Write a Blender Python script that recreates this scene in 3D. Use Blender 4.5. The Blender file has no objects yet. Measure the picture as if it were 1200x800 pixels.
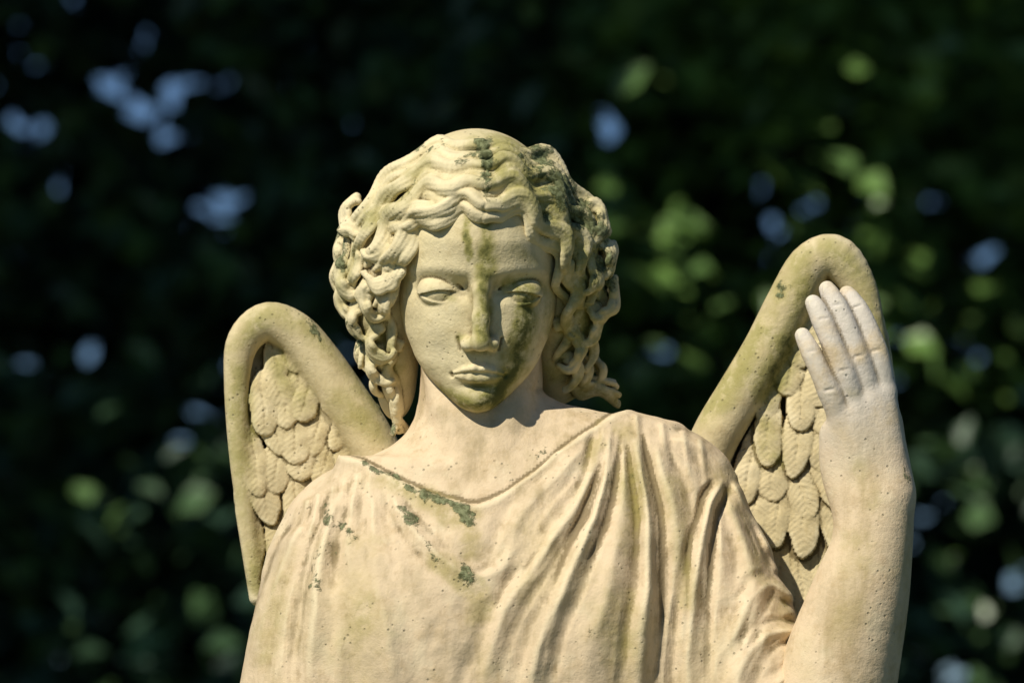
import bpy, math, time
import numpy as np
from mathutils import Vector, Matrix
T0=time.time()
rng=np.random.default_rng(11)
scene=bpy.context.scene
f32=np.float32

# ------------------------------------------------------------------ SDF sculpting tools (millimetres)
def smin(a,b,k):
    if k<=0: return np.minimum(a,b)
    h=np.clip(0.5+0.5*(b-a)/k,0,1)
    return b+(a-b)*h-k*h*(1-h)
def smax(a,b,k): return -smin(-a,-b,k)
def sstep(a,b,x):
    t=np.clip((x-a)/(b-a),0,1); return t*t*(3-2*t)

class Grid:
    def __init__(s,lo,hi,h,fill=60.):
        s.lo=np.array(lo,float); s.h=h
        s.n=(np.ceil((np.array(hi)-s.lo)/h)).astype(int)+1
        s.ax=[(s.lo[i]+h*np.arange(s.n[i])).astype(f32) for i in range(3)]
        s.d=np.full(s.n,fill,f32)
    def box(s,lo=None,hi=None):
        if lo is None: sl=(slice(None),)*3
        else:
            a=np.clip(np.floor((np.array(lo)-s.lo)/s.h).astype(int),0,s.n)
            b=np.clip(np.ceil((np.array(hi)-s.lo)/s.h).astype(int)+1,0,s.n)
            if np.any(b<=a): return None
            sl=tuple(slice(a[i],b[i]) for i in range(3))
        return sl,s.ax[0][sl[0]][:,None,None],s.ax[1][sl[1]][None,:,None],s.ax[2][sl[2]][None,None,:]
    def seg(s,X,Y,Z,a,b,ra,rb):
        a=np.asarray(a,float);b=np.asarray(b,float);ab=b-a;L=max(ab@ab,1e-6)
        t=np.clip(((X-a[0])*f32(ab[0])+(Y-a[1])*f32(ab[1])+(Z-a[2])*f32(ab[2]))/f32(L),0,1)
        return np.sqrt((X-a[0]-t*f32(ab[0]))**2+(Y-a[1]-t*f32(ab[1]))**2+(Z-a[2]-t*f32(ab[2]))**2)-(ra+(rb-ra)*t)
    def capsule(s,a,b,ra,rb=None,k=2.,op='u'):
        rb=ra if rb is None else rb
        m=max(ra,rb)+k+3*s.h
        r=s.box(np.minimum(a,b)-m,np.maximum(a,b)+m)
        if r is None: return
        sl,X,Y,Z=r; d=s.seg(X,Y,Z,a,b,ra,rb).astype(f32)
        s.d[sl]=smin(s.d[sl],d,k) if op=='u' else smax(s.d[sl],-d,k)
    def tube(s,P,R,k=1.5):
        for i in range(len(P)-1): s.capsule(P[i],P[i+1],R[i],R[i+1],k)
    def chain(s,P,R,ki,ko,sub=0):
        P=np.asarray(P,float); R=np.asarray(R,float)
        if sub: P=spline(P,sub); R=spline(R[:,None],sub)[:,0]
        m=max(R)+1.5*max(ki,ko)+4*s.h
        r=s.box(P.min(0)-m,P.max(0)+m)
        if r is None: return
        sl,X,Y,Z=r; t=None
        for i in range(len(P)-1):
            q=s.seg(X,Y,Z,P[i],P[i+1],R[i],R[i+1]); t=q if t is None else smin(t,q,ki)
        s.d[sl]=smin(s.d[sl],t.astype(f32),ko)
    def ell(s,c,rad,k=5.,op='u',rot=None,full=False):
        rad=np.asarray(rad,float); m=(rad.max() if rot is not None else rad)+k+3*s.h
        r=s.box() if full else s.box(np.asarray(c)-m,np.asarray(c)+m)
        if r is None: return
        sl,X,Y,Z=r; x=X-c[0];y=Y-c[1];z=Z-c[2]
        if rot is not None:
            M=np.array(rot)
            x,y,z=(M[0,0]*x+M[1,0]*y+M[2,0]*z),(M[0,1]*x+M[1,1]*y+M[2,1]*z),(M[0,2]*x+M[1,2]*y+M[2,2]*z)
        k0=np.sqrt((x/rad[0])**2+(y/rad[1])**2+(z/rad[2])**2)
        k1=np.sqrt((x/rad[0]**2)**2+(y/rad[1]**2)**2+(z/rad[2]**2)**2)+1e-6
        d=(k0*(k0-1)/k1).astype(f32)
        s.d[sl]=smin(s.d[sl],d,k) if op=='u' else smax(s.d[sl],-d,k)
    def normalise(s):
        g=np.gradient(s.d,f32(s.h)); L=np.sqrt(g[0]**2+g[1]**2+g[2]**2)
        s.d=(s.d/np.maximum(L,0.35)).astype(f32)
    def boxblur(s,D,n):
        for ax in range(3):
            D=np.moveaxis(D,ax,0); P=np.concatenate([D[:1].repeat(n+1,0),D,D[-1:].repeat(n,0)])
            c=np.cumsum(P,0,dtype=np.float64)
            D=((c[2*n+1:]-c[:-2*n-1])/(2*n+1)).astype(f32); D=np.moveaxis(D,0,ax)
        return D
    def mesh(s):
        d=s.d; h=s.h; n=s.n
        S=d<0
        C=np.zeros((n[0]-1,n[1]-1,n[2]-1),np.int8)
        for i in (0,1):
            for j in (0,1):
                for k in (0,1): C+=S[i:n[0]-1+i,j:n[1]-1+j,k:n[2]-1+k]
        act=(C>0)&(C<8); I,J,K=np.nonzero(act)
        idx=np.full(C.shape,-1,np.int32); idx[act]=np.arange(len(I),dtype=np.int32)
        pos=np.zeros((len(I),3)); cnt=np.zeros(len(I))
        cs=[(i,j,k) for i in (0,1) for j in (0,1) for k in (0,1)]
        for a in cs:
            for ax in range(3):
                if a[ax]==0:
                    b=list(a); b[ax]=1
                    va=d[I+a[0],J+a[1],K+a[2]]; vb=d[I+b[0],J+b[1],K+b[2]]
                    cr=(va<0)!=(vb<0); t=np.where(cr,va/np.where(cr,va-vb,1),0)
                    for q in range(3): pos[:,q]+=np.where(cr,a[q]+(t if q==ax else 0),0)
                    cnt+=cr
        pos/=cnt[:,None]
        V=(pos+np.stack([I,J,K],1))*h+s.lo
        Q=[]
        for ax in range(3):
            A=np.take(S,range(0,n[ax]-1),ax); B=np.take(S,range(1,n[ax]),ax)
            e=np.argwhere(A!=B); fl=A[tuple(e.T)]
            o1,o2=[q for q in range(3) if q!=ax]
            ok=(e[:,o1]>0)&(e[:,o2]>0)&(e[:,o1]<n[o1]-1)&(e[:,o2]<n[o2]-1); e=e[ok]; fl=fl[ok]
            def c(a1,a2):
                f=e.copy(); f[:,o1]-=a1; f[:,o2]-=a2; return idx[tuple(f.T)]
            q=np.stack([c(1,1),c(0,1),c(0,0),c(1,0)],1)
            flip=~fl if ax!=1 else fl
            q[flip]=q[flip][:,::-1]; Q.append(q)
        return V,np.concatenate(Q)
    def cavity(s,V,r):
        n=max(1,int(round(r/s.h))); D=s.boxblur(np.clip(s.d,-2.5*r,2.5*r),n)
        q=np.clip(np.round((V-s.lo)/s.h).astype(int),0,s.n-1)
        return -(D[q[:,0],q[:,1],q[:,2]]-s.d[q[:,0],q[:,1],q[:,2]])/r   # >0 = hollow

def spline(P,n):
    P=np.asarray(P,float); m=len(P)
    Q=np.vstack([2*P[0]-P[1],P,2*P[-1]-P[-2]])
    t=np.linspace(0,m-1-1e-6,n); i=t.astype(int); u=(t-i)[:,None]
    a,b,c,e=Q[i],Q[i+1],Q[i+2],Q[i+3]
    return 0.5*((2*b)+(-a+c)*u+(2*a-5*b+4*c-e)*u*u+(-a+3*b-3*c+e)*u**3)
def pdist(X,Z,P):
    best=np.full(np.broadcast(X,Z).shape,1e9); pos=np.zeros_like(best); n=len(P)-1
    for i in range(n):
        a=P[i];b=P[i+1];ab=b-a
        t=np.clip(((X-a[0])*ab[0]+(Z-a[1])*ab[1])/(ab@ab+1e-9),0,1)
        q=np.hypot(X-a[0]-t*ab[0],Z-a[1]-t*ab[1]); m=q<best
        best=np.where(m,q,best); pos=np.where(m,(i+t)/n,pos)
    return best,pos
def polysd(X,Z,P):
    P=np.asarray(P,float); d,_=pdist(X,Z,np.vstack([P,P[:1]]))
    ins=np.zeros(d.shape,bool)
    for i in range(len(P)):
        a=P[i];b=P[(i+1)%len(P)]
        c=((a[1]>Z)!=(b[1]>Z))&(X<(b[0]-a[0])*(Z-a[1])/((b[1]-a[1])+1e-9)+a[0]); ins^=c
    return np.where(ins,-d,d)
def M2(P,dz=0): # sculptor's front-elevation sheet (mm, x right, y down) -> statue mm
    P=np.asarray(P,float); return np.stack([P[:,0]-600,400-P[:,1]+dz],1)
def noise2(X,Z,scale,seed=0):
    r=np.random.default_rng(seed); o=0
    for i in range(7):
        a=r.uniform(0,6.28); f=r.uniform(.6,1.6)/scale
        o=o+np.sin((X*math.cos(a)+Z*math.sin(a))*f*6.28+r.uniform(0,6.28))
    return o/7

BASE=2.0
def make_obj(name,V,Q,mat,parent=None,attrs=None,mm=True,smooth=True):
    me=bpy.data.meshes.new(name)
    V=np.asarray(V,float)
    if mm: V=V*0.001+np.array([0,0,BASE])
    Q=np.asarray(Q,np.int32); nv=Q.shape[1]
    me.vertices.add(len(V)); me.vertices.foreach_set('co',V.astype(f32).ravel())
    me.loops.add(Q.size); me.loops.foreach_set('vertex_index',Q.ravel())
    me.polygons.add(len(Q)); me.polygons.foreach_set('loop_start',np.arange(0,Q.size,nv,dtype=np.int32))
    me.update(calc_edges=True); me.validate()
    me.polygons.foreach_set('use_smooth',np.full(len(me.polygons),smooth))
    if attrs:
        for k,v in attrs.items():
            a=me.attributes.new(k,'FLOAT','POINT'); a.data.foreach_set('value',np.asarray(v,f32))
    me.materials.append(mat)
    ob=bpy.data.objects.new(name,me); scene.collection.objects.link(ob)
    if parent: ob.parent=parent
    return ob

# ------------------------------------------------------------------ materials
def nd(nt,t,**k):
    n=nt.nodes.new(t)
    for a,b in k.items(): setattr(n,a,b)
    return n
def new_mat(name):
    m=bpy.data.materials.new(name); m.use_nodes=True; nt=m.node_tree
    return m,nt,nt.nodes['Principled BSDF']
def mixc(nt,fac,a,b):
    n=nd(nt,'ShaderNodeMix',data_type='RGBA')
    for s,v in ((0,fac),(6,a),(7,b)):
        if isinstance(v,bpy.types.NodeSocket): nt.links.new(v,n.inputs[s])
        elif isinstance(v,tuple): n.inputs[s].default_value=(*v,1)
        else: n.inputs[s].default_value=v
    return n.outputs[2]
def mth(nt,op,a,b=0.0,c=None,clamp=False):
    n=nd(nt,'ShaderNodeMath',operation=op,use_clamp=clamp)
    for i,v in enumerate((a,b) if c is None else (a,b,c)):
        if isinstance(v,bpy.types.NodeSocket): nt.links.new(v,n.inputs[i])
        else: n.inputs[i].default_value=v
    return n.outputs[0]
def noise(nt,co,scale,detail=6,rough=.6):
    n=nd(nt,'ShaderNodeTexNoise'); nt.links.new(co,n.inputs['Vector'])
    n.inputs['Scale'].default_value=scale; n.inputs['Detail'].default_value=detail; n.inputs['Roughness'].default_value=rough
    return n.outputs[0]
def ramp(nt,x,lo,hi):
    n=nd(nt,'ShaderNodeMapRange',interpolation_type='SMOOTHSTEP'); nt.links.new(x,n.inputs[0])
    n.inputs[1].default_value=lo; n.inputs[2].default_value=hi; return n.outputs[0]
def attr(nt,name):
    return nd(nt,'ShaderNodeAttribute',attribute_name=name).outputs['Fac']

def stone(name,ca,cb,film_amt=.35,streak=.4,alg_amt=.8,alg_col=(.24,.225,.04),dirt_amt=.82):
    m,nt,b=new_mat(name)
    co=nd(nt,'ShaderNodeTexCoord').outputs['Object']
    mp=nd(nt,'ShaderNodeMapping'); nt.links.new(co,mp.inputs['Vector']); mp.inputs['Scale'].default_value=(1,1,.22)
    n1=noise(nt,co,7,5); n2=noise(nt,co,38,6,.7); n3=noise(nt,co,170,4,.7); n4=noise(nt,co,16,5,.65)
    n5=noise(nt,mp.outputs[0],24,5,.65)
    col=mixc(nt,ramp(nt,n1,.35,.68),ca,cb)
    col=mixc(nt,mth(nt,'MULTIPLY',ramp(nt,n2,.48,.70),.42),col,(ca[0]*.66,ca[1]*.60,ca[2]*.46))
    col=mixc(nt,mth(nt,'MULTIPLY',ramp(nt,n4,.50,.68),.4),col,(.78,.68,.47))
    grey=mth(nt,'MULTIPLY',mth(nt,'SUBTRACT',1.0,ramp(nt,n4,.34,.47)),.3)
    col=mixc(nt,grey,col,(.34,.28,.16))
    film=mth(nt,'MULTIPLY',ramp(nt,n1,.48,.64),film_amt)
    col=mixc(nt,film,col,(.36,.29,.09))
    stk=mth(nt,'MULTIPLY',ramp(nt,n5,.50,.70),streak)
    col=mixc(nt,stk,col,(.26,.19,.07))
    pl=mth(nt,'MULTIPLY',attr(nt,'pale'),ramp(nt,n4,.3,.55))
    col=mixc(nt,pl,col,(.60,.57,.53))
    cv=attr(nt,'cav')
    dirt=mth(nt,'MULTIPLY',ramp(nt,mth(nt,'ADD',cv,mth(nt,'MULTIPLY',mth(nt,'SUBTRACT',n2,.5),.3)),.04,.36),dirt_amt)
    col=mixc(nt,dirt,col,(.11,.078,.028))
    edge=mth(nt,'MULTIPLY',ramp(nt,mth(nt,'MULTIPLY',cv,-1.0),.06,.4),.35)
    col=mixc(nt,edge,col,(.80,.71,.48))
    al=attr(nt,'algae')
    a1=ramp(nt,mth(nt,'ADD',al,mth(nt,'MULTIPLY',mth(nt,'SUBTRACT',n4,.5),1.6)),.05,.85)
    a1=mth(nt,'MULTIPLY',a1,mth(nt,'ADD',ramp(nt,n2,.3,.6),.3,clamp=True))
    a1=mth(nt,'MULTIPLY',a1,ramp(nt,al,.02,.32))
    col=mixc(nt,mth(nt,'MULTIPLY',a1,alg_amt),col,alg_col)
    a2=ramp(nt,mth(nt,'ADD',al,mth(nt,'MULTIPLY',mth(nt,'SUBTRACT',n2,.5),2.4)),.74,1.28)
    a2=mth(nt,'MULTIPLY',a2,ramp(nt,al,.15,.45))
    col=mixc(nt,mth(nt,'MULTIPLY',a2,.82),col,(.055,.065,.014))
    li=attr(nt,'lichen')
    l1=ramp(nt,mth(nt,'ADD',li,mth(nt,'MULTIPLY',mth(nt,'SUBTRACT',n2,.5),2.6)),.55,.75)
    l1=mth(nt,'MULTIPLY',l1,ramp(nt,li,.04,.15))
    lc=mixc(nt,ramp(nt,n3,.4,.62),(.045,.06,.022),(.19,.215,.11))
    col=mixc(nt,mth(nt,'MULTIPLY',l1,.9),col,lc)
    vo=nd(nt,'ShaderNodeTexVoronoi'); nt.links.new(co,vo.inputs['Vector']); vo.inputs['Scale'].default_value=105
    sp=mth(nt,'MULTIPLY',mth(nt,'SUBTRACT',1.0,ramp(nt,vo.outputs['Distance'],.08,.2)),ramp(nt,n4,.48,.58))
    col=mixc(nt,mth(nt,'MULTIPLY',sp,.5),col,(.09,.08,.045))
    nt.links.new(col,b.inputs['Base Color'])
    b.inputs['Roughness'].default_value=.88
    b.inputs['Specular IOR Level'].default_value=.25
    hgt=mth(nt,'ADD',mth(nt,'MULTIPLY',n2,.8),mth(nt,'MULTIPLY',n3,.45))
    hgt=mth(nt,'ADD',hgt,mth(nt,'MULTIPLY',sp,-.4)); hgt=mth(nt,'ADD',hgt,mth(nt,'MULTIPLY',l1,.8))
    bp=nd(nt,'ShaderNodeBump'); nt.links.new(hgt,bp.inputs['Height']); bp.inputs['Strength'].default_value=.6; bp.inputs['Distance'].default_value=.0036
    nt.links.new(bp.outputs[0],b.inputs['Normal'])
    return m
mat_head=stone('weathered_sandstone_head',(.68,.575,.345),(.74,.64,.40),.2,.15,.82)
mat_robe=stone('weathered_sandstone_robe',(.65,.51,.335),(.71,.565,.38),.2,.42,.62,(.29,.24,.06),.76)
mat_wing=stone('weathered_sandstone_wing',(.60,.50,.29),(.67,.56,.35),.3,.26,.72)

statue=bpy.data.objects.new('angel_statue',None); scene.collection.objects.link(statue)
def field(V,items,dz=0):
    o=np.zeros(len(V))
    wx=V[:,0]+5*noise2(V[:,0],V[:,2],45,21)+3*noise2(V[:,0],V[:,2],16,22)
    wz=V[:,2]+5*noise2(V[:,0],V[:,2],45,23)
    for P,w,a in items:
        d,_=pdist(wx,wz,M2(P,dz)); o=np.maximum(o,a*np.exp(-(d/w)**2))
    return o

# ------------------------------------------------------------------ head
BOW=math.radians(13.5); TURN=math.radians(2.5)
Rb=np.array(Matrix.Rotation(TURN,3,'Z')@Matrix.Rotation(BOW,3,'X')@Matrix.Rotation(math.radians(1.0),3,'Y'))
HC=np.array([-40.,0.,71.])
def head2world(V): return V@Rb.T+HC

g=Grid((-112,-145,-165),(112,118,168),1.15)
sl,X,Y,Z=g.box()
zt=[-165,-145,-139,-131,-121,-106,-84,-60,-30,0,20,60,90,120,140,150,158,170]
wt=[1,2,19,31,43,57,72,84,93,96,96,93,86,70,49,28,3,1]
w=np.interp(Z,zt,wt)
ft=[-165,-145,-139,-131,-120,-106,-90,-60,-30,0,25,60,95,130,150,158,170]
fy=[-70,-76,-92,-97,-98,-98,-100,-101,-99,-100,-105,-106,-96,-70,-40,-14,0]
yf=np.interp(Z,ft,fy)
yc=np.interp(Z,[-144,-40,170],[-62,0,0])
F=np.maximum(yc-yf,1.5)
Bk=np.interp(Z,[-165,-140,-115,-60,60,150,158],[2,10,40,95,100,50,2])
p=2.12
dep=np.where(Y<yc,F,Bk)
rr=((np.abs(X)/w)**p+(np.abs(Y-yc)/dep)**p)**(1/p)
g.d=((rr-1)*np.minimum(w,dep)).astype(f32)
g.normalise()
g.d=g.boxblur(np.clip(g.d,-30,30),3)
x2=g.ax[0][:,None].astype(float); z2=g.ax[2][None,:].astype(float); ax_=np.abs(x2)
G=lambda cx,cz,sx,sz: np.exp(-((ax_-cx)/sx)**2-((z2-cz)/sz)**2)
H=-7.5*G(21,2,10,12)-6.0*G(46,5,24,15)-2.5*G(72,0,14,14)
H+=1.8*np.exp(-((z2-(28-0.0070*(ax_-42)**2))/9)**2)*sstep(6,22,ax_)*(1-sstep(64,86,ax_))
H+=4.5*G(54,-40,26,22)-1.8*G(42,-76,12,20)+2.0*G(0,60,50,30)
H+=4.0*G(0,-88,28,18)-3.6*G(0,-110,20,5)+5.5*G(0,-126,19,12)-1.5*G(34,-94,6,8)
H+=2.5*G(60,-88,18,20)
fr=sstep(10,-40,g.ax[1])[None,:,None]
g.d-=(H[:,None,:]*fr).astype(f32)
# nose
g.chain([(0,-97,24),(0,-104,4),(0,-112,-28),(0,-117.5,-52)],[10,9,9.3,10],6,9)
g.ell((0,-118,-56),(11,10.5,9.5),6)
for s in (-1,1):
    g.ell((s*13.5,-106,-59),(8.8,11.5,8),7)
    g.ell((s*7,-108.5,-70),(4.2,6,3),2,'s')
    g.capsule((s*25.5,-97,-53),(s*23,-99,-66),.8,.8,4,'s')
# eyes: blank, half open, looking down
for s in (-1,1):
    c=np.array((s*45,-70.5,-3.)); R0=21.0
    m=36; r=g.box(c-m,c+m); sl,X,Y,Z=r
    rad=np.sqrt(((X-c[0])/1.16)**2+(Y-c[1])**2+((Z-c[2])/.92)**2)
    t=np.clip(((X-c[0])*s)/26.,-1.15,1.15)
    arch=np.maximum(1-t*t,-.3)
    zu=c[2]+6.4*arch-2.0-1.0*t; zl=c[2]-8.8*arch-1.5-1.5*t
    g.d[sl]=smin(g.d[sl],(rad-R0).astype(f32),.6)
    up=smax(rad-(R0+3.4),(zu-Z),.8); lo=smax(rad-(R0+2.0),(Z-zl),1.0)
    g.d[sl]=smin(g.d[sl],up.astype(f32),.5); g.d[sl]=smin(g.d[sl],lo.astype(f32),2.4)
    cr=[(s*(45+u*28),-71.0-25.3*math.sqrt(max(.1,1-(u*1.0)**2*.78)),c[2]+15.5*(1-u*u*.8)) for u in np.linspace(-.9,1.0,9)]
    for i in range(8): g.capsule(cr[i],cr[i+1],1.0,1.0,3.0,'s')
# mouth
for s in (-1,1):
    g.chain([(0,-105.0,-88),(s*6,-106.0,-87),(s*17,-101.6,-90),(s*29,-94.5,-95.4)],[2.9,3.5,2.8,1.2],3,4.5)
    g.chain([(0,-101.3,-98.8),(s*9,-101.0,-98.8),(s*18,-97.6,-98.2),(s*27,-94.2,-96.8)],[4.8,4.6,3.5,1.4],3,5)
    P=[(0,-109.8,-93.2),(s*7,-108.9,-92.5),(s*17,-104.4,-93.8),(s*27,-97.5,-96.3),(s*31,-94.5,-97.8)]
    for i in range(4): g.capsule(P[i],P[i+1],[2.3,2.1,1.7,1.4][i],[2.1,1.7,1.4,1.0][i],1.5,'s')
    g.ell((s*31.5,-92.5,-97.6),(3,4,3.3),3,'s')
g.capsule((0,-107,-71),(0,-110,-82),1.6,2.2,4,'s')
V,Q=g.mesh(); cav=g.cavity(V,4.); cav2=g.cavity(V,9.)
W=head2world(V)
alg=field(W,[([(572,240),(573,290),(568,330),(566,370),(566,405)],11,.95),([(549,255),(547,290),(551,312)],6,.85),
  ([(616,345),(616,378),(610,408),(600,440),(586,462),(564,478)],14,1.15),([(590,425),(600,400)],8,.7),
  ([(515,462),(545,476),(575,480)],12,.85),([(505,350),(530,357)],8,.35),([(598,345),(632,343)],12,.75),
  ([(648,330),(646,390)],13,.5),([(540,404),(585,416)],7,.5),([(560,458),(600,458)],14,.65),([(480,300),(470,340)],12,.3),([(600,300),(640,320)],12,.35)])
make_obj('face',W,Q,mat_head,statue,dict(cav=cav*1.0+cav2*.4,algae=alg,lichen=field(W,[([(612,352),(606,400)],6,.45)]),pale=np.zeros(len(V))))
print('face',len(V),time.time()-T0)

# ------------------------------------------------------------------ hair
g=Grid((-210,-155,-205),(205,170,192),1.3)
g.ell((-4,28,52),(106,104,124),10)
for s,mx in ((-1,1.0),(1,.94)):
    g.ell((s*108*mx,22,22),(44,56,64),20)
    g.ell((s*112*mx,22,-35),(38,46,52),18)
    g.ell((s*95,30,-84),(28,38,46),18)
g.ell((-92,32,-122),(24,24,50),14); g.ell((98,42,-116),(30,28,36),14); g.ell((125,52,-128),(28,18,14),12)
def hull(x,z):
    a=np.interp(z,[-190,-110,-60,-30,0,30,60,90,110,130,150,170,182],[108,122,148,162,168,168,160,144,130,114,96,66,28])
    D=np.interp(z,[-190,-60,40,90,130,150,170,182],[36,74,120,124,108,92,58,24])
    t=np.clip(np.abs(x)/a,0,1)
    return 18-D*(1-t*t)**1.15
CEN=np.array([0,48,0.])
def ribbon(C,wav,wl,ph,nsub,r0,r1,spread,lift,arch,tip=.2,wn=3,k=.7,twist=0.):
    """a carved lock: parallel strands laid side by side, crowned in the middle, closing to a point"""
    T=np.gradient(C,axis=0); T/=np.linalg.norm(T,axis=1)[:,None]+1e-9
    L=np.concatenate([[0],np.cumsum(np.linalg.norm(np.diff(C,axis=0),axis=1))])
    N=C-CEN; N[:,2]*=.6; N/=np.linalg.norm(N,axis=1)[:,None]+1e-9
    S=np.cross(T,N); S/=np.linalg.norm(S,axis=1)[:,None]+1e-9
    N=np.cross(S,T)
    u=L/L[-1]; env=sstep(0,.15,u)
    wv=wav*np.sin(L/wl*6.283+ph)*env; wh=wn*np.cos(L/wl*6.283+ph+.8)*env
    wd=(.55+.45*sstep(0,.2,u))*(1-(1-tip)*sstep(.6,1,u))*(.85+.15*np.cos(L/wl*6.283*2+ph))
    for j in range(nsub):
        o=(j-(nsub-1)/2)/max((nsub-1)/2,.5)
        off=o*spread*wd; hh=lift-arch*o*o+rng.uniform(-.9,.9)
        hh=hh+twist*o*np.sin(L/wl*6.283+ph)
        A=C+S*(wv+off)[:,None]+N*(wh+hh)[:,None]
        R=(r0+(r1-r0)*sstep(.5,1,u))*rng.uniform(.85,1.12)
        g.tube(A,R,k)
for s in (-1,1):
    nl=8
    for i in range(nl):
        q=i/(nl-1)
        a=np.array([(1,92),(24,97),(54,86),(84,56),(101,18),(106,-25)],float)
        b=np.array([(2,165),(50,163),(98,135),(134,90),(154,40),(158,-10)],float)
        P=a+(b-a)*q; P[:,0]*=s*(1 if s<0 else .96); P+=rng.uniform(-2.5,2.5,P.shape)
        off=[1,8,2,8,1,5,1,1][i]
        P3=[(x,hull(x,z)+1,z) for x,z in P]
        ribbon(spline(P3,50),(8.0+3*rng.random())*(1-.3*q),62+16*rng.random(),q*2.4+rng.uniform(-.4,.4)+(0 if s<0 else 1.2),5,4.5,2.4,9.5,off,4.4,.3,4.5*(1-.4*q),.9,2.2)
def curl(x,z,R,a0,sweep,y0,nsub,r0,width,tail=.5,lift=2):
    n=30; t=np.linspace(0,1,n); an=a0+sweep*t; rad=R*(1-tail*t)
    xs=x+rad*np.cos(an)*rng.uniform(.85,1.15); zs=z+rad*np.sin(an)*1.15
    yb=np.array([hull(a,b) for a,b in zip(xs,zs)])*.5+hull(x,z)*.5+y0+6*np.cos(t*3.14*1.5)
    ribbon(np.stack([xs,yb,zs],1),1.2,30,rng.uniform(0,6),nsub,r0,2.2,width,lift,3.0,.22,1,.8,1.5)
rc=np.random.default_rng(9)
for s in (-1,1):
    pts=[]; tries=0
    while len(pts)<13 and tries<5000:
        tries+=1
        z=rc.uniform(-108,72)
        xo=np.interp(z,[-130,-100,-60,-20,20,60,90],[104,112,132,148,148,140,126])*(1 if s<0 else .94)
        xi=np.interp(z,[-130,-60,0,60,90],[94,102,114,122,120])
        x=rc.uniform(xi,xo)
        if all(math.hypot(x-a,z-b)>27 for a,b in pts): pts.append((x,z))
    for x,z in pts:
        a0=(rc.uniform(.6,2.4)); a0=a0 if s>0 else math.pi-a0
        dr=(-s) if rc.random()<.75 else s
        curl(s*x,z,rc.uniform(18,30),a0,dr*rc.uniform(2.4,4.2),-5+rc.uniform(-5,6),5,4.2,rc.uniform(8,10.5),.42,rc.uniform(1,7))
    for z in np.linspace(-90,62,6):
        x=np.interp(z,[-100,-60,-20,20,60,100],[112,130,150,153,141,120])*(1 if s<0 else .94)
        curl(s*(x-5),z+rc.uniform(-6,6),rc.uniform(19,24),rc.uniform(0,1.4) if s>0 else math.pi-rc.uniform(0,1.4),(-s)*rc.uniform(3,4.2),26,5,4.4,9.5,.4)
for s in (-1,1):
    for k_ in range(3):
        x0=102+k_*17
        P=[(s*x0,hull(s*x0,25)-1,30),(s*(x0+8),hull(s*(x0+6),-20)-1,-18),(s*(x0+1),hull(x0,-60)+2,-60),(s*(x0-8),4+k_*5,-104)]
        ribbon(spline(P,34),7,58,k_*1.9+s,5,4.3,2.2,9.5,[5,0,6][k_],3.4,.3,4,.8,2)
for k,(o,ph) in enumerate([(0,0),(10,2.1),(20,4),(-8,1)]):
    ribbon(spline([(-102-o*.7,0+o*.5,-66),(-108-o*.4,4,-94),(-100-o*.2,8,-122),(-93+o*.1,12,-150),(-84-o*.5,18,-184)],36),5,58,ph,5,5.0,2.6,10,3,2.8,.35,3,.9,2)
for k,(o,ph) in enumerate([(0,0),(12,2.1),(24,4),(-10,1)]):
    ribbon(spline([(100+o*.6,6+o*.4,-62),(106+o*.3,10,-86),(100+o*.5,20,-110),(118+o*.6,28,-122-o*.2),(168+o*.25,38,-128-o*.7)],36),5,52,ph+1,5,4.8,2.6,10,3,2.8,.3,3,.9,2)
curl(118,-112,20,2.0,-3.8,8,5,4.6,9,.4); curl(-104,-128,18,1.0,3.6,8,5,4.4,8.5,.4); curl(140,-116,15,2.4,-3.6,22,5,4.2,8,.4)
PG=[(-114,100),(-110,122),(-96,142),(-78,160),(-50,172)]
for (y,z),(y2,z2_) in zip(PG[:-1],PG[1:]): g.capsule((0,y-4,z+5),(0,y2-4,z2_+5),3.2,3.2,5,'s')
V,Q=g.mesh(); cav=g.cavity(V,5.); cav2=g.cavity(V,12.); W=head2world(V)
lic=field(W,[([(568,170),(571,200),(570,240)],12,.85),([(630,190),(665,235),(692,270)],30,.85),([(705,275),(712,330)],18,.75),
  ([(455,495),(450,520)],14,.9),([(398,270),(402,310)],16,.65),([(480,180),(510,175)],14,.6),([(540,200),(560,190)],12,.65),([(406,380),(420,410)],14,.6),([(640,250),(650,290)],14,.55),([(490,215),(470,240)],12,.4)])
alg=field(W,[([(600,200),(660,250),(690,330),(680,400)],52,.68),([(500,200),(440,260)],26,.4),([(640,430),(720,465)],24,.65),([(560,180),(600,180)],22,.5),([(430,380),(460,430)],32,.5),([(410,300),(400,350)],20,.35)])
make_obj('hair',W,Q,mat_head,statue,dict(cav=cav*1.2+cav2*.6,algae=alg,lichen=lic,pale=np.zeros(len(V))))
print('hair',len(V),time.time()-T0)

# ------------------------------------------------------------------ robe, neck, shoulders
g=Grid((-350,-190,-530),(385,170,20),2.0)
sl,X,Y,Z=g.box()
zt=[-540,-400,-350,-300,-240,-190,-165,-140,-120,-104,-92,-80,-60]
XL=[-330,-312,-303,-292,-276,-250,-222,-180,-140,-108,-84,-64,-44]
XR=[300,262,260,262,268,266,258,245,225,195,160,100,10]
zz_=np.linspace(-540,-60,200)
def smi(v):
    q=np.interp(zz_,zt,v); kk=np.ones(9)/9; return np.interp(Z,zz_,np.convolve(np.pad(q,4,mode='edge'),kk,'valid'))
xl=smi(XL); xr=smi(XR)
xc=(xl+xr)/2; w=np.maximum((xr-xl)/2,4)
F=np.interp(Z,[-540,-400,-300,-240,-165,-120,-92,-60],[160,158,152,138,102,76,56,20])
Bk=np.interp(Z,[-540,-300,-165,-120,-60],[120,120,100,80,20])
yc=32.
dep=np.where(Y<yc,F,Bk); p=2.35
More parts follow.
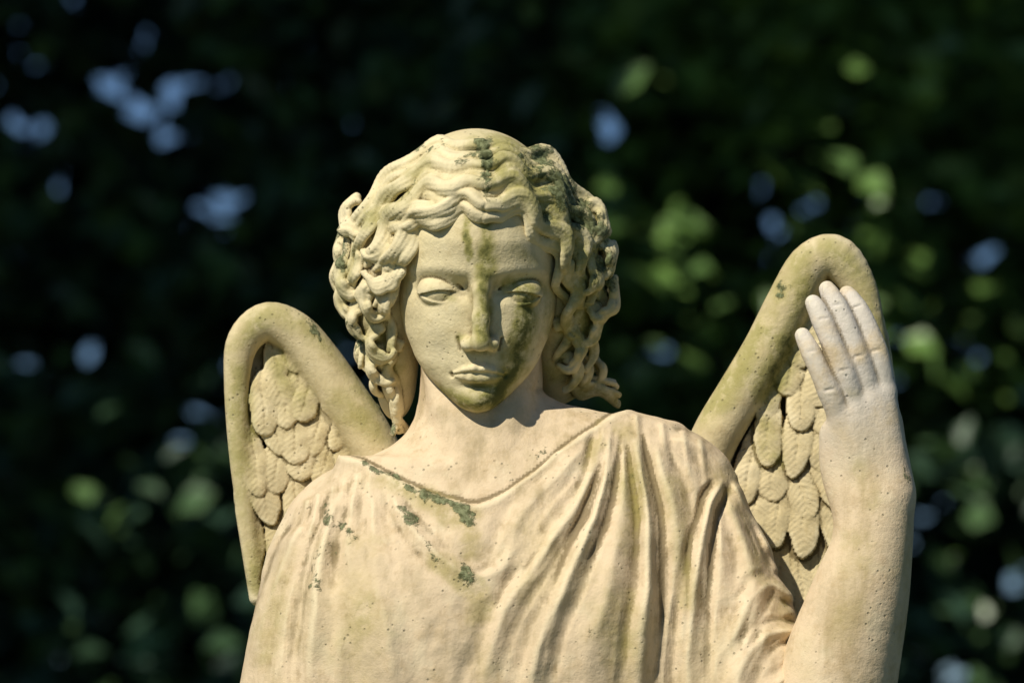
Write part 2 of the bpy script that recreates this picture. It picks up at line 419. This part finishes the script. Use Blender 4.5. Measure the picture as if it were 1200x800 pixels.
rr=((np.abs(X-xc)/w)**p+(np.abs(Y-yc)/dep)**p)**(1/p)
g.d=((rr-1)*np.minimum(w,dep)).astype(f32); g.normalise()
g.chain([(170,30,-190),(225,5,-295),(262,-25,-405),(285,-45,-545)],[74,82,84,88],0,30,14)
g.chain([(-190,35,-225),(-225,20,-335),(-238,10,-545)],[62,66,72],0,22,12)
g.ell((-120,-62,-340),(85,58,80),50,full=True); g.ell((75,-62,-340),(85,58,80),50,full=True)
g.chain([(-38,28,20),(-38,30,-60),(-36,36,-120)],[68,71,80],0,34,8)
g.d=g.boxblur(np.clip(g.d,-40,60),2)
for s in (-1,1):
    g.chain([(-38+s*58,5,-10),(-38+s*42,-22,-80),(-38+s*14,-44,-150)],[11,11,8],4,16)
    g.chain([(-38+s*24,-48,-160),(-38+s*80,-42,-152),(-38+s*150,-10,-142)],[7,7,7],4,22)
x2=g.ax[0][:,None].astype(float); z2=g.ax[2][None,:].astype(float)
nl=spline(M2([(400,526),(425,532),(450,547),(490,568),(530,582),(556,588),(585,578),(622,552),(655,524),(690,498),(730,472),(780,455)],-6),60)
zn=np.interp(x2,nl[:,0],nl[:,1],left=-120,right=-50)+1.5*noise2(x2,z2,40,77)
cloth=sstep(-1,5,zn-z2)
Hc=6*cloth+1.6*np.exp(-((zn-z2-8)/5.)**2)*(sstep(200,150,np.abs(x2+30)))*(.6+.6*noise2(x2,z2,60,12))
folds=[([(712,480),(690,560),(640,640),(590,720),(555,830)],9,9,),([(716,482),(706,570),(672,660),(637,740),(608,840)],11,9),
 ([(724,486),(728,580),(712,680),(688,760),(672,840)],5,12),([(737,490),(757,600),(754,700),(742,840)],12,9),([(764,500),(787,600),(797,700),(790,840)],8,12),
 ([(850,548),(826,600),(812,680),(803,760),(808,840)],12,9),
 ([(854,552),(882,600),(912,655)],8,8),([(850,552),(872,640),(880,700),(868,780)],8,12),([(935,700),(900,678),(868,710),(850,770)],8,9),
 ([(938,732),(895,738),(862,780),(850,840)],9,10),([(935,775),(900,800),(880,840)],6,9),
 ([(455,560),(480,610),(525,655),(565,672),(625,635),(690,530)],5,9),([(445,600),(470,680),(520,735),(585,765)],3.5,13),
 ([(402,568),(380,640),(370,720),(366,840)],8,10),([(385,578),(350,650),(333,730),(322,840)],6,10),([(418,565),(412,640),(420,740)],4,9),
 ([(438,556),(440,640),(458,740),(470,840)],5,12),([(360,598),(336,650),(312,720),(300,800)],8,9),
 ([(690,510),(650,555),(612,600),(592,660),(560,730)],5.5,10),([(780,505),(830,520),(860,550)],5,11),([(535,720),(530,770),(535,840)],3.5,15),([(640,690),(622,760),(612,830)],3.5,8)]
Hp=np.zeros((len(g.ax[0]),len(g.ax[2]))); Hm=Hp.copy()
for ii,(P,a,wd) in enumerate(folds):
    Pn=spline(M2(P,-9),24); dd,pos=pdist(x2+3*noise2(x2,z2,90,31)+1.2*noise2(x2,z2,40,61+ii),z2,Pn)
    tap=sstep(0,.14,pos)*(1-.6*sstep(.75,1,pos))*(1+.3*noise2(x2*.3,z2,110,90+ii)); wdd=wd*(.6+.8*pos)
    Hp=smax(Hp,a*tap*np.exp(-np.sqrt((dd/wdd)**2+.04)**1.5),2.); Hm=np.minimum(Hm,-.48*a*tap*np.exp(-((dd-wdd*1.9)/(wdd*.85))**2))
Hf=Hp+Hm
for u,v,L,a in [(362,590,34,3),(374,583,44,3),(392,574,40,3),(405,568,50,2.6),(420,562,40,2.6),(436,556,50,2.4),(745,490,60,3),(775,500,50,3),(800,508,50,3),(820,518,60,3)]:
    Pn=M2([(u,v),(u-6 if u<600 else u+6,v+L)]); dd,pos=pdist(x2,z2,Pn); Hf=Hf+a*np.exp(-(dd/4.)**2)*(1-.6*pos)
Hf=Hf*cloth+1.5*noise2(x2,z2*.35,70,3)*cloth+.6*noise2(x2,z2,28,5)+.7*noise2(x2*1.5,z2*.5,40,9)*cloth
Hf-=7*np.exp(-((x2-np.interp(z2,[-500,-300,-200],[-175,-190,-215]))/13)**2)*sstep(-200,-280,z2)
Hf=Hc+Hf
fr=sstep(110,10,g.ax[1])[None,:,None]
g.d-=(Hf[:,None,:]*fr).astype(f32)
V,Q=g.mesh(); cav=g.cavity(V,5.); cav2=g.cavity(V,12.)
lic=field(V,[([(428,536),(460,552),(500,575),(540,592)],7,.85),([(540,594),(552,606)],12,1.),([(545,668),(560,684)],11,.85),([(470,590),(520,655)],9,.6),
   ([(372,640),(376,700)],12,.55),([(385,590),(420,660)],18,.55),([(640,520),(600,560)],9,.45),([(690,700),(700,760)],14,.35)],-9)
alg=field(V,[([(500,580),(548,610),(552,640)],16,.65),([(515,655),(560,690),(562,720)],16,.65),([(425,640),(430,780)],34,.5),([(735,500),(742,560),(736,640)],18,.65),
   ([(786,560),(800,700)],18,.5),([(700,495),(690,540)],12,.55),([(720,700),(730,790)],34,.5),([(450,560),(560,600)],12,.55),([(850,550),(870,620)],18,.45),([(620,700),(650,640)],20,.4),([(880,640),(920,720)],24,.45),([(340,640),(310,760)],24,.45),([(560,740),(570,800)],20,.35)],-9)
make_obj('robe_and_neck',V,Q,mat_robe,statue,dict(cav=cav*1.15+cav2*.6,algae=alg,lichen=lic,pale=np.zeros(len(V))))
print('robe',len(V),time.time()-T0)

# ------------------------------------------------------------------ raised forearm and hand
k=1.017
def hp(u,v,y): return ((u-600)/k,y,(400-v)/k-13)
g=Grid((260,-200,-660),(500,30,80),1.5)
g.chain([hp(962,1010,-50),hp(966,900,-62),hp(980,800,-76),hp(1006,700,-92),hp(1024,630,-102),hp(1031,590,-106)],[69,73,70,58,45,39],0,10,26)
mets=[((1014,575),(985,488),20,14,-110,-121),((1022,570),(1002,476),24,15,-106,-118),((1034,570),(1019,464),26,15.5,-103,-112),((1042,570),(1036,456),26,15.5,-100,-105)]
for a,b,ra,rb,ya,yb in mets: g.chain([hp(*a,ya),hp(*b,yb)],[ra,rb],0,20)
g.chain([hp(1012,610,-104),hp(986,550,-98),hp(974,505,-106)],[30,24,15],0,18,8)
g.chain([hp(1034,625,-98),hp(1045,545,-84),hp(1044,485,-74)],[24,20,15],0,16,8)
g.chain([hp(1040,565,-80),hp(1048,505,-62),hp(1041,460,-53),hp(1030,425,-52)],[17,15,13.5,10],0,10,14)
g.d=g.boxblur(g.boxblur(np.clip(g.d,-30,40),4),3)
fing=[([(984,488,-121),(973,462,-129),(958,430,-134),(946,404,-132),(940,391,-127)],[13.8,13.2,12.0,10.8,9.0]),
      ([(1002,474,-118),(990,440,-126),(973,398,-129),(959,364,-124),(953,352,-119)],[14.6,14.0,12.8,11.4,9.4]),
      ([(1019,462,-112),(1007,424,-119),(991,380,-121),(976,347,-115),(970,335,-110)],[15,14.5,13.4,11.8,9.6]),
      ([(1036,454,-104),(1028,416,-110),(1014,376,-111),(1000,350,-105),(994,340,-100)],[15.2,14.6,13.4,11.8,9.8])]
for P,R in fing:
    C=spline([hp(*q) for q in P],25); Rr=spline(np.array(R)[:,None],25)[:,0]
    u=np.linspace(0,1,25); Rr=Rr*(1+.05*np.exp(-((u-.3)/.07)**2)+.045*np.exp(-((u-.66)/.06)**2)-.03*np.exp(-((u-.48)/.1)**2))
    g.chain(C,Rr,0,4.5)
    t=C[24]; b=C[18]; m_=t*.72+b*.28; ang=math.atan2(t[0]-b[0],t[2]-b[2])
    Rn=np.array(Matrix.Rotation(ang,3,'Y')@Matrix.Rotation(math.radians(-14),3,'X'))
    g.ell(m_+np.array([-1.5,-Rr[22]+1.0,0]),(5.8,1.9,8.5),.5,'u',Rn)
    for uu in (7,16):
        q=C[uu]+np.array([0,-Rr[uu]-1.2,0]); g.capsule(q+(-5,1.5,0),q+(5,1.5,2),.9,.9,2.4,'s')
V,Q=g.mesh(); cav=g.cavity(V,4.); cav2=g.cavity(V,9.)
pale=sstep(-190,-40,V[:,2])*.75
alg=field(V,[([(1060,620),(1055,760)],20,.45),([(1000,640),(975,740)],26,.45),([(985,470),(1000,470)],8,.3),([(1000,560),(1010,600)],16,.35)])
make_obj('raised_hand_and_forearm',V,Q,mat_robe,statue,dict(cav=cav+cav2*.4,algae=alg,lichen=field(V,[([(1058,560),(1066,600)],12,.45)]),pale=pale))
print('hand',len(V),time.time()-T0)

# ------------------------------------------------------------------ wings
kw=.984
def wp(P):
    P=np.asarray(P,float); return np.stack([(P[:,0]-600)/kw,(400-P[:,1])/kw+10],1)
def wing(name,outline,rim,rimr,rows,y0,yt,lo,hi,alg_,lic_):
    g=Grid(lo,hi,1.5)
    x2=g.ax[0][:,None].astype(float); z2=g.ax[2][None,:].astype(float)
    wx=x2+3.5*noise2(x2,z2,70,51)+1.3*noise2(x2,z2,25,53); wz=z2+3.5*noise2(x2,z2,70,52)+1.3*noise2(x2,z2,25,54)
    sd=polysd(x2,z2,spline(wp(outline+outline[:1]),120)[:-1])
    H=np.full(sd.shape,-26.)
    for (u,v,wd,ln,ang,lev) in rows:
        c=wp([(u,v)])[0]; a=math.radians(ang)
        dx=wx-c[0]; dz=wz-c[1]
        U=-dz*math.cos(a)+dx*math.sin(a); Vv=dx*math.cos(a)+dz*math.sin(a)
        uu=U/ln; vv=Vv/(wd*(1-.2*sstep(-1,1,-uu)))
        r2=np.abs(vv)**2.0+np.abs(np.where(uu>0,uu,uu*.72))**1.75
        hgt=lev+10*(np.clip(uu,-1.4,1)*.5+.5)+5.0*np.sqrt(np.clip(1-r2,0,1))-1.1*np.exp(-(Vv/1.6)**2)*sstep(.85,.3,uu)
        hgt+=.3*np.sin((np.abs(Vv)*.8-U*.9)*.95)
        H=np.maximum(H,np.where(r2<1,hgt,-99))
    H=H+1.4*noise2(x2,z2,34,8)
    yplane=y0+yt*(x2-x2.mean())
    yy=g.ax[1][None,:,None]
    d=smax(sd[:,None,:]*np.ones_like(yy), (yplane-H)[:,None,:]-yy, 4)
    d=smax(d, yy-(yplane[:,None,:]*np.ones_like(sd)[:,None,:]+34), 10)
    g.d=(d*.8).astype(f32)
    C=spline(wp(rim),50); R=spline(np.array(rimr,float)[:,None],50)[:,0]*(1+.03*np.sin(np.linspace(0,9,50)))
    C3=np.stack([C[:,0],y0+yt*(C[:,0]-x2.mean())-R*.35+4,C[:,1]],1)
    g.chain(C3,R,0,7)
    V,Q=g.mesh(); cav=g.cavity(V,5.); cav2=g.cavity(V,11.)
    make_obj(name,V,Q,mat_wing,statue,dict(cav=cav*1.0+cav2*.45,algae=field(V,alg_,4),lichen=field(V,lic_,4),pale=np.zeros(len(V))))
    print(name,len(V),time.time()-T0)
r_=np.random.default_rng(4)
rows=[]
for r,(v,n,x0,dx,wd,ln,lev) in enumerate([(424,2,320,25,16,24,-3),(448,3,314,26,17,27,-1),(476,4,310,26,18,31,1),(506,4,306,28,19,34,1),(540,5,300,29,20,38,0),(576,5,298,32,21,44,-3),(614,6,296,32,22,54,-6)]):
    for c in range(n):
        rows.append((x0+c*dx+(13 if r%2 else 0)+r_.uniform(-5,5),v+r_.uniform(-9,9)-c*4,wd*r_.uniform(.85,1.15),ln*r_.uniform(.9,1.2),r_.uniform(-10,10)+(10-c*8),lev+r_.uniform(-2,2)))
for c in range(8):
    rows.append((290+c*22,670+c*7,17,110,-8+c*4,-14+r_.uniform(-1.5,1.5)-c*.4))
wing('left_wing',[(262,440),(266,400),(282,370),(312,354),(346,363),(380,393),(420,440),(458,500),(490,600),(470,720),(345,790),(318,760),(298,690),(279,600),(267,520)],
  [(302,700),(290,610),(281,530),(278,450),(285,402),(312,378),(345,390),(374,424),(402,466),(430,510),(455,560)],[9,10,12,15,20,24,26,27,28,29,29],
  rows,118,.12,(-360,40,-410),(-105,185,75),
  [([(270,400),(312,360),(360,380),(440,470)],17,.55),([(275,430),(280,560),(300,680)],18,.6),([(395,470),(440,500)],24,.55),([(325,415),(350,470)],22,.6)],[([(360,370),(372,392)],9,.7),([(300,600),(310,640)],10,.4)])
rows=[]
for r,(v,n,x0,dx,wd,ln,lev) in enumerate([(348,1,956,24,15,23,-5),(374,2,948,26,16,26,-2),(402,3,934,27,17,29,0),(434,4,914,28,18,32,1),(468,4,904,29,19,35,1),(504,5,888,30,21,39,0),(544,6,874,31,22,45,-2),(588,6,866,33,23,56,-5)]):
    for c in range(n):
        rows.append((x0+c*dx+(13 if r%2 else 0)+r_.uniform(-5,5),v+r_.uniform(-9,9)+c*4,wd*r_.uniform(.85,1.15),ln*r_.uniform(.9,1.2),r_.uniform(-10,10)+(-10+c*8),lev+r_.uniform(-2,2)))
for c in range(8):
    rows.append((868+c*23,690-c*3,18,108,-8+c*4,-14+r_.uniform(-1.5,1.5)))
wing('right_wing',[(815,497),(870,420),(905,350),(928,302),(953,281),(985,276),(1010,298),(1035,360),(1049,430),(1056,520),(1050,600),(1020,665),(965,715),(930,780),(850,740),(790,620)],
  [(1040,640),(1042,560),(1036,470),(1024,400),(1008,340),(980,303),(950,311),(925,355),(899,408),(870,458),(838,512),(815,570)],[9,9,11,14,20,27,27,28,28,28,28,28],
  rows,112,-.12,(190,35,-400),(485,185,160),
  [([(940,300),(890,390),(830,490)],22,.6),([(975,285),(1015,320),(1040,400)],18,.55),([(940,330),(935,380),(905,450)],22,.85),([(900,500),(915,540)],20,.55)],[([(925,330),(918,350)],8,.5)])

# ------------------------------------------------------------------ lower drapery and plinth
n=160;m=60
th=np.linspace(0,2*math.pi,n,endpoint=False); zz=np.linspace(-515,-1650,m)
Vs=[]
for i,z in enumerate(zz):
    t=i/(m-1); a=290-60*math.sin(t*2.2)+70*t; b=150+90*t
    fo=1+(.02+.05*t)*np.sin(th*17+2*np.sin(th*3+t))+.02*np.sin(th*29+t*3)
    Vs.append(np.stack([-15+a*np.cos(th)*fo,20+b*np.sin(th)*fo,np.full(n,z)],1))
Vs=np.concatenate(Vs); Qs=[]
for i in range(m-1):
    for j in range(n): Qs.append((i*n+j,i*n+(j+1)%n,(i+1)*n+(j+1)%n,(i+1)*n+j))
z0=np.zeros(len(Vs)); make_obj('robe_skirt',Vs,np.array(Qs)[:,::-1],mat_robe,statue,dict(cav=z0,algae=z0+.2,lichen=z0,pale=z0))
import bmesh
def box(name,cx,cy,cz,sx,sy,sz,bev,mat,parent=None):
    bm=bmesh.new(); bmesh.ops.create_cube(bm,size=1)
    bmesh.ops.scale(bm,vec=(sx,sy,sz),verts=bm.verts); bmesh.ops.bevel(bm,geom=bm.edges[:],offset=bev,segments=3,affect='EDGES')
    me=bpy.data.meshes.new(name); bm.to_mesh(me); bm.free(); me.materials.append(mat)
    o=bpy.data.objects.new(name,me); o.location=(cx,cy,cz); scene.collection.objects.link(o)
    if parent: o.parent=parent
    return o
plinth=bpy.data.objects.new('stone_plinth',None); scene.collection.objects.link(plinth)
box('plinth_cap',0,.02,.31,.95,.75,.10,.02,mat_robe,plinth)
box('plinth_block',0,.02,.14,.85,.65,.236,.01,mat_robe,plinth)
box('plinth_foot',0,.02,.0,1.1,.9,.1,.02,mat_robe,plinth)

# ------------------------------------------------------------------ ground
m,nt,b=new_mat('grass_ground'); co=nd(nt,'ShaderNodeTexCoord').outputs['Object']
nt.links.new(mixc(nt,ramp(nt,noise(nt,co,2,8),.35,.65),(.035,.06,.015),(.07,.09,.03)),b.inputs['Base Color']); b.inputs['Roughness'].default_value=.95
make_obj('ground',[(-400,-400,0),(400,-400,0),(400,400,0),(-400,400,0)],[(0,1,2,3)],m,None,None,False,False)

# ------------------------------------------------------------------ trees
m,nt,b=new_mat('bark'); co=nd(nt,'ShaderNodeTexCoord').outputs['Object']
nt.links.new(mixc(nt,ramp(nt,noise(nt,co,9,8),.35,.65),(.03,.025,.018),(.08,.065,.05)),b.inputs['Base Color']); b.inputs['Roughness'].default_value=.95
mat_bark=m
m,nt,b=new_mat('leaf')
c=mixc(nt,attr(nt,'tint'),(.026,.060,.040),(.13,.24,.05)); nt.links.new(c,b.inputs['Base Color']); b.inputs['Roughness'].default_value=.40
mat_leaf=m
SUN=np.array([-.48,-.66,.78]); SUN/=np.linalg.norm(SUN)
def leaves(C,size,seed):
    r=np.random.default_rng(seed); n=len(C)
    N=r.normal(size=(n,3)); N[:,2]=np.abs(N[:,2])+.5; N[:,1]-=.35; N/=np.linalg.norm(N,axis=1)[:,None]
    A=np.cross(N,r.normal(size=(n,3))); A/=np.linalg.norm(A,axis=1)[:,None]; B=np.cross(N,A)
    s=(size*r.uniform(.6,1.25,n))[:,None]
    pts=[C-A*s*.55, C-A*s*.1+B*s*.42+N*s*.1, C+A*s*.2+B*s*.3+N*s*.08, C+A*s*.6-N*s*.1, C+A*s*.2-B*s*.3+N*s*.08, C-A*s*.1-B*s*.42+N*s*.1]
    V=np.stack(pts,1).reshape(-1,3); i=np.arange(n)[:,None]*6
    Q=np.concatenate([i+np.array([[0,5,4,3]]),i+np.array([[0,3,2,1]])])
    tint=np.clip(r.random(n)**1.8*.55+.55*sstep(0,.5,C[:,0])*sstep(2.7,3.1,C[:,2]),0,1)  # random leaf tone, plus sunlit-patch brightness painted into upper-right leaves
    return V,Q,np.repeat(tint,6)
def clustered(n,lo,hi,sig,per,seed,dens=None):
    r=np.random.default_rng(seed); c=r.uniform(lo,hi,(n//per,3))
    P=(c[:,None,:]+r.normal(size=(len(c),per,3))*np.array(sig)*r.uniform(.5,1.4,(len(c),1,1))).reshape(-1,3)
    if dens is not None: P=P[r.random(len(P))<dens(P)]
    return P
# openings in the crowns (metres, at 15 m behind the statue; they widen with depth)
gaps=[(-1.70,4.32,.08),(-1.50,4.28,.09),(-1.42,4.12,.07),(-1.28,4.2,.09),(-1.09,4.28,.08),(-1.78,4.08,.09),(-1.63,3.98,.06),(-1.85,4.42,.08),(-1.24,4.02,.07),(-1.05,3.8,.09),
 (-1.20,3.79,.06),(-1.13,3.03,.10),(-1.66,3.88,.06),(.38,4.1,.08),(.64,4.11,.08),(1.05,4.02,.09),(1.23,4.06,.06),(.79,3.8,.10),(.94,3.73,.07),(.88,4.0,.06),(1.73,3.64,.10),(1.56,3.81,.08),
 (1.6,2.1,.09),(-.53,3.18,.08),(-1.57,3.28,.07),(1.82,2.43,.08),(-.85,4.35,.06),(-.68,4.1,.06),(1.66,3.28,.07),(-1.45,3.6,.05),(1.45,2.55,.06),(-2.4,4.5,.3),(2.5,3.9,.2),(-2.6,3.3,.12),(2.7,3.0,.15)]
def dens(P):
    o=np.ones(len(P)); f=(P[:,1]+7)/22
    for x,z,r in gaps:
        o*=1-np.exp(-(((P[:,0]-x*f)**2+(P[:,2]-1.39-(z-1.39)*f)**2)/(1.0*r*f)**2)**2)
    return np.where(o>.5,o,0.03)
# holes cut sunwards through the added canopy and front leaves: (lit place, radius)
suns=[((.48,12.2,3.42),.36),((.74,12.2,3.38),.33),((1.10,12.2,3.65),.33),((.93,12.2,3.45),.3),((.42,12.2,3.12),.22),((1.3,12.2,3.0),.2),((-1.2,12.2,2.63),.25),((-1.0,12.2,2.40),.25),((-1.1,12.2,3.04),.18),
  ((1.43,12.2,2.8),.26),((1.38,12.2,2.13),.28),((-1.45,12.2,2.93),.18),((.99,12.2,3.98),.16),((-.7,12.2,2.9),.14),((2.3,12.2,3.2),.3),((-2.4,12.2,2.8),.35),((.62,12.2,3.75),.16),((-1.4,12.2,2.15),.18),((1.1,12.2,3.1),.22),((-1.5,12.2,2.4),.18)]
def cdens(P,a0=.5):
    o=np.ones(len(P))
    for t,r in suns:
        q=P-np.array(t); a=q@SUN; d=np.linalg.norm(q-a[:,None]*SUN,axis=1)
        o*=1-np.where(a>a0,np.exp(-(d/(r*1.2))**6),0)
    return np.where(o<.12,0,o)
def tube_mesh(P,R,ns=10):
    P=np.asarray(P,float); T=np.gradient(P,axis=0); V=[]
    for p_,t,r in zip(P,T,R):
        t=t/np.linalg.norm(t); a=np.cross(t,(.3,.9,.1)); a/=np.linalg.norm(a); b_=np.cross(t,a)
        th=np.linspace(0,2*math.pi,ns,endpoint=False)
        V.append(p_+r*(np.cos(th)[:,None]*a+np.sin(th)[:,None]*b_))
    V=np.concatenate(V); Q=[(i*ns+j,i*ns+(j+1)%ns,(i+1)*ns+(j+1)%ns,(i+1)*ns+j) for i in range(len(P)-1) for j in range(ns)]
    return V,np.array(Q)
P1=clustered(30000,(-5.5,12.2,.2),(5.5,14.5,6.2),(.22,.22,.16),22,5,lambda P:dens(P)*cdens(P,.25))
P2=clustered(26000,(-6.5,15,.0),(6.5,17.5,7),(.3,.3,.25),20,6,dens)
P4=clustered(22000,(-7.5,18,.0),(7.5,20,8),(.4,.4,.4),6,16,dens)
P3=clustered(28000,(-9.5,4.5,7.0),(6.5,15,8.8),(.5,.5,.3),8,8,lambda P:cdens(P))  # unseen canopy layer, added overhead to shade the foliage below
allP=[(P1,.12),(P2,.18),(P4,.32),(P3,.38)]
tr=[(-3.6,14.6),(3.4,15.2),(.9,17.6)]
for ti,(tx,ty) in enumerate(tr):
    e=bpy.data.objects.new('maple_tree',None); scene.collection.objects.link(e)
    r=np.random.default_rng(40+ti)
    Vt,Qt=tube_mesh(spline([(tx,ty,-.1),(tx+.1,ty,2),(tx-.05,ty+.1,4.5),(tx+.1,ty,8.5)],16),np.linspace(.3,.1,16),14)
    vs=[Vt];qs=[Qt];o=len(Vt)
    for b_ in range(12):
        z=r.uniform(1.6,7); a=r.uniform(0,6.28); L=r.uniform(1.5,3.5)
        p0=np.array([tx,ty,z]); dv=np.array([math.cos(a),math.sin(a)*.7,.35])
        Vb,Qb=tube_mesh(spline([p0,p0+dv*L*.5+(0,0,.1),p0+dv*L+(0,0,.0)],10),np.linspace(.09,.015,10),7)
        vs.append(Vb);qs.append(Qb+o);o+=len(Vb)
    make_obj('trunk_and_limbs',np.concatenate(vs),np.concatenate(qs),mat_bark,e,None,False)
    Vl=[];Ql=[];Tl=[];o=0
    for P,sz in allP:
        dd=np.stack([np.abs(P[:,0]-a)+np.abs(P[:,1]-b_)*.5 for a,b_ in tr],1); sel=P[dd.argmin(1)==ti]
        v,q,t=leaves(sel,sz,ti*10+int(sz*100)); Vl.append(v);Ql.append(q+o);Tl.append(t);o+=len(v)
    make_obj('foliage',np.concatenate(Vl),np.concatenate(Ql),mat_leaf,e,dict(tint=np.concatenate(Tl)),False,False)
Ph=clustered(8000,(-14,24,0),(14,26,2.4),(.3,.3,.2),20,9)
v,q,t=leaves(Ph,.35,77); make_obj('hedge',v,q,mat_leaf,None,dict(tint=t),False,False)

# ------------------------------------------------------------------ light, sky, camera
az=math.atan2(SUN[0],SUN[1]); el=math.asin(SUN[2])
w=bpy.data.worlds.new('World'); scene.world=w; w.use_nodes=True; nt=w.node_tree
sky=nt.nodes.new('ShaderNodeTexSky'); sky.sky_type='NISHITA'; sky.sun_disc=False; sky.sun_elevation=el; sky.sun_rotation=az
sky.dust_density=0.0; sky.air_density=1.0; sky.ozone_density=7.0; sky.altitude=2500
nt.links.new(sky.outputs[0],nt.nodes['Background'].inputs[0]); nt.nodes['Background'].inputs[1].default_value=.06
L=bpy.data.lights.new('sun','SUN'); L.energy=5.0; L.angle=math.radians(.5); L.color=(1,.94,.81)
lo=bpy.data.objects.new('sun',L); scene.collection.objects.link(lo)
lo.rotation_euler=Vector(SUN).to_track_quat('Z','Y').to_euler()
cam=bpy.data.cameras.new('camera'); co_=bpy.data.objects.new('camera',cam); scene.collection.objects.link(co_)
tilt=math.radians(5); D=7.0
co_.location=(0,-D*math.cos(tilt),BASE-D*math.sin(tilt)); co_.rotation_euler=(math.radians(90)+tilt,0,0)
cam.lens=36*D/1.2; cam.clip_end=2000
cam.dof.use_dof=True; cam.dof.focus_distance=D-.06; cam.dof.aperture_fstop=5.0
scene.camera=co_
scene.view_settings.view_transform='Standard'; scene.view_settings.look='None'; scene.view_settings.exposure=0
print('done',time.time()-T0)
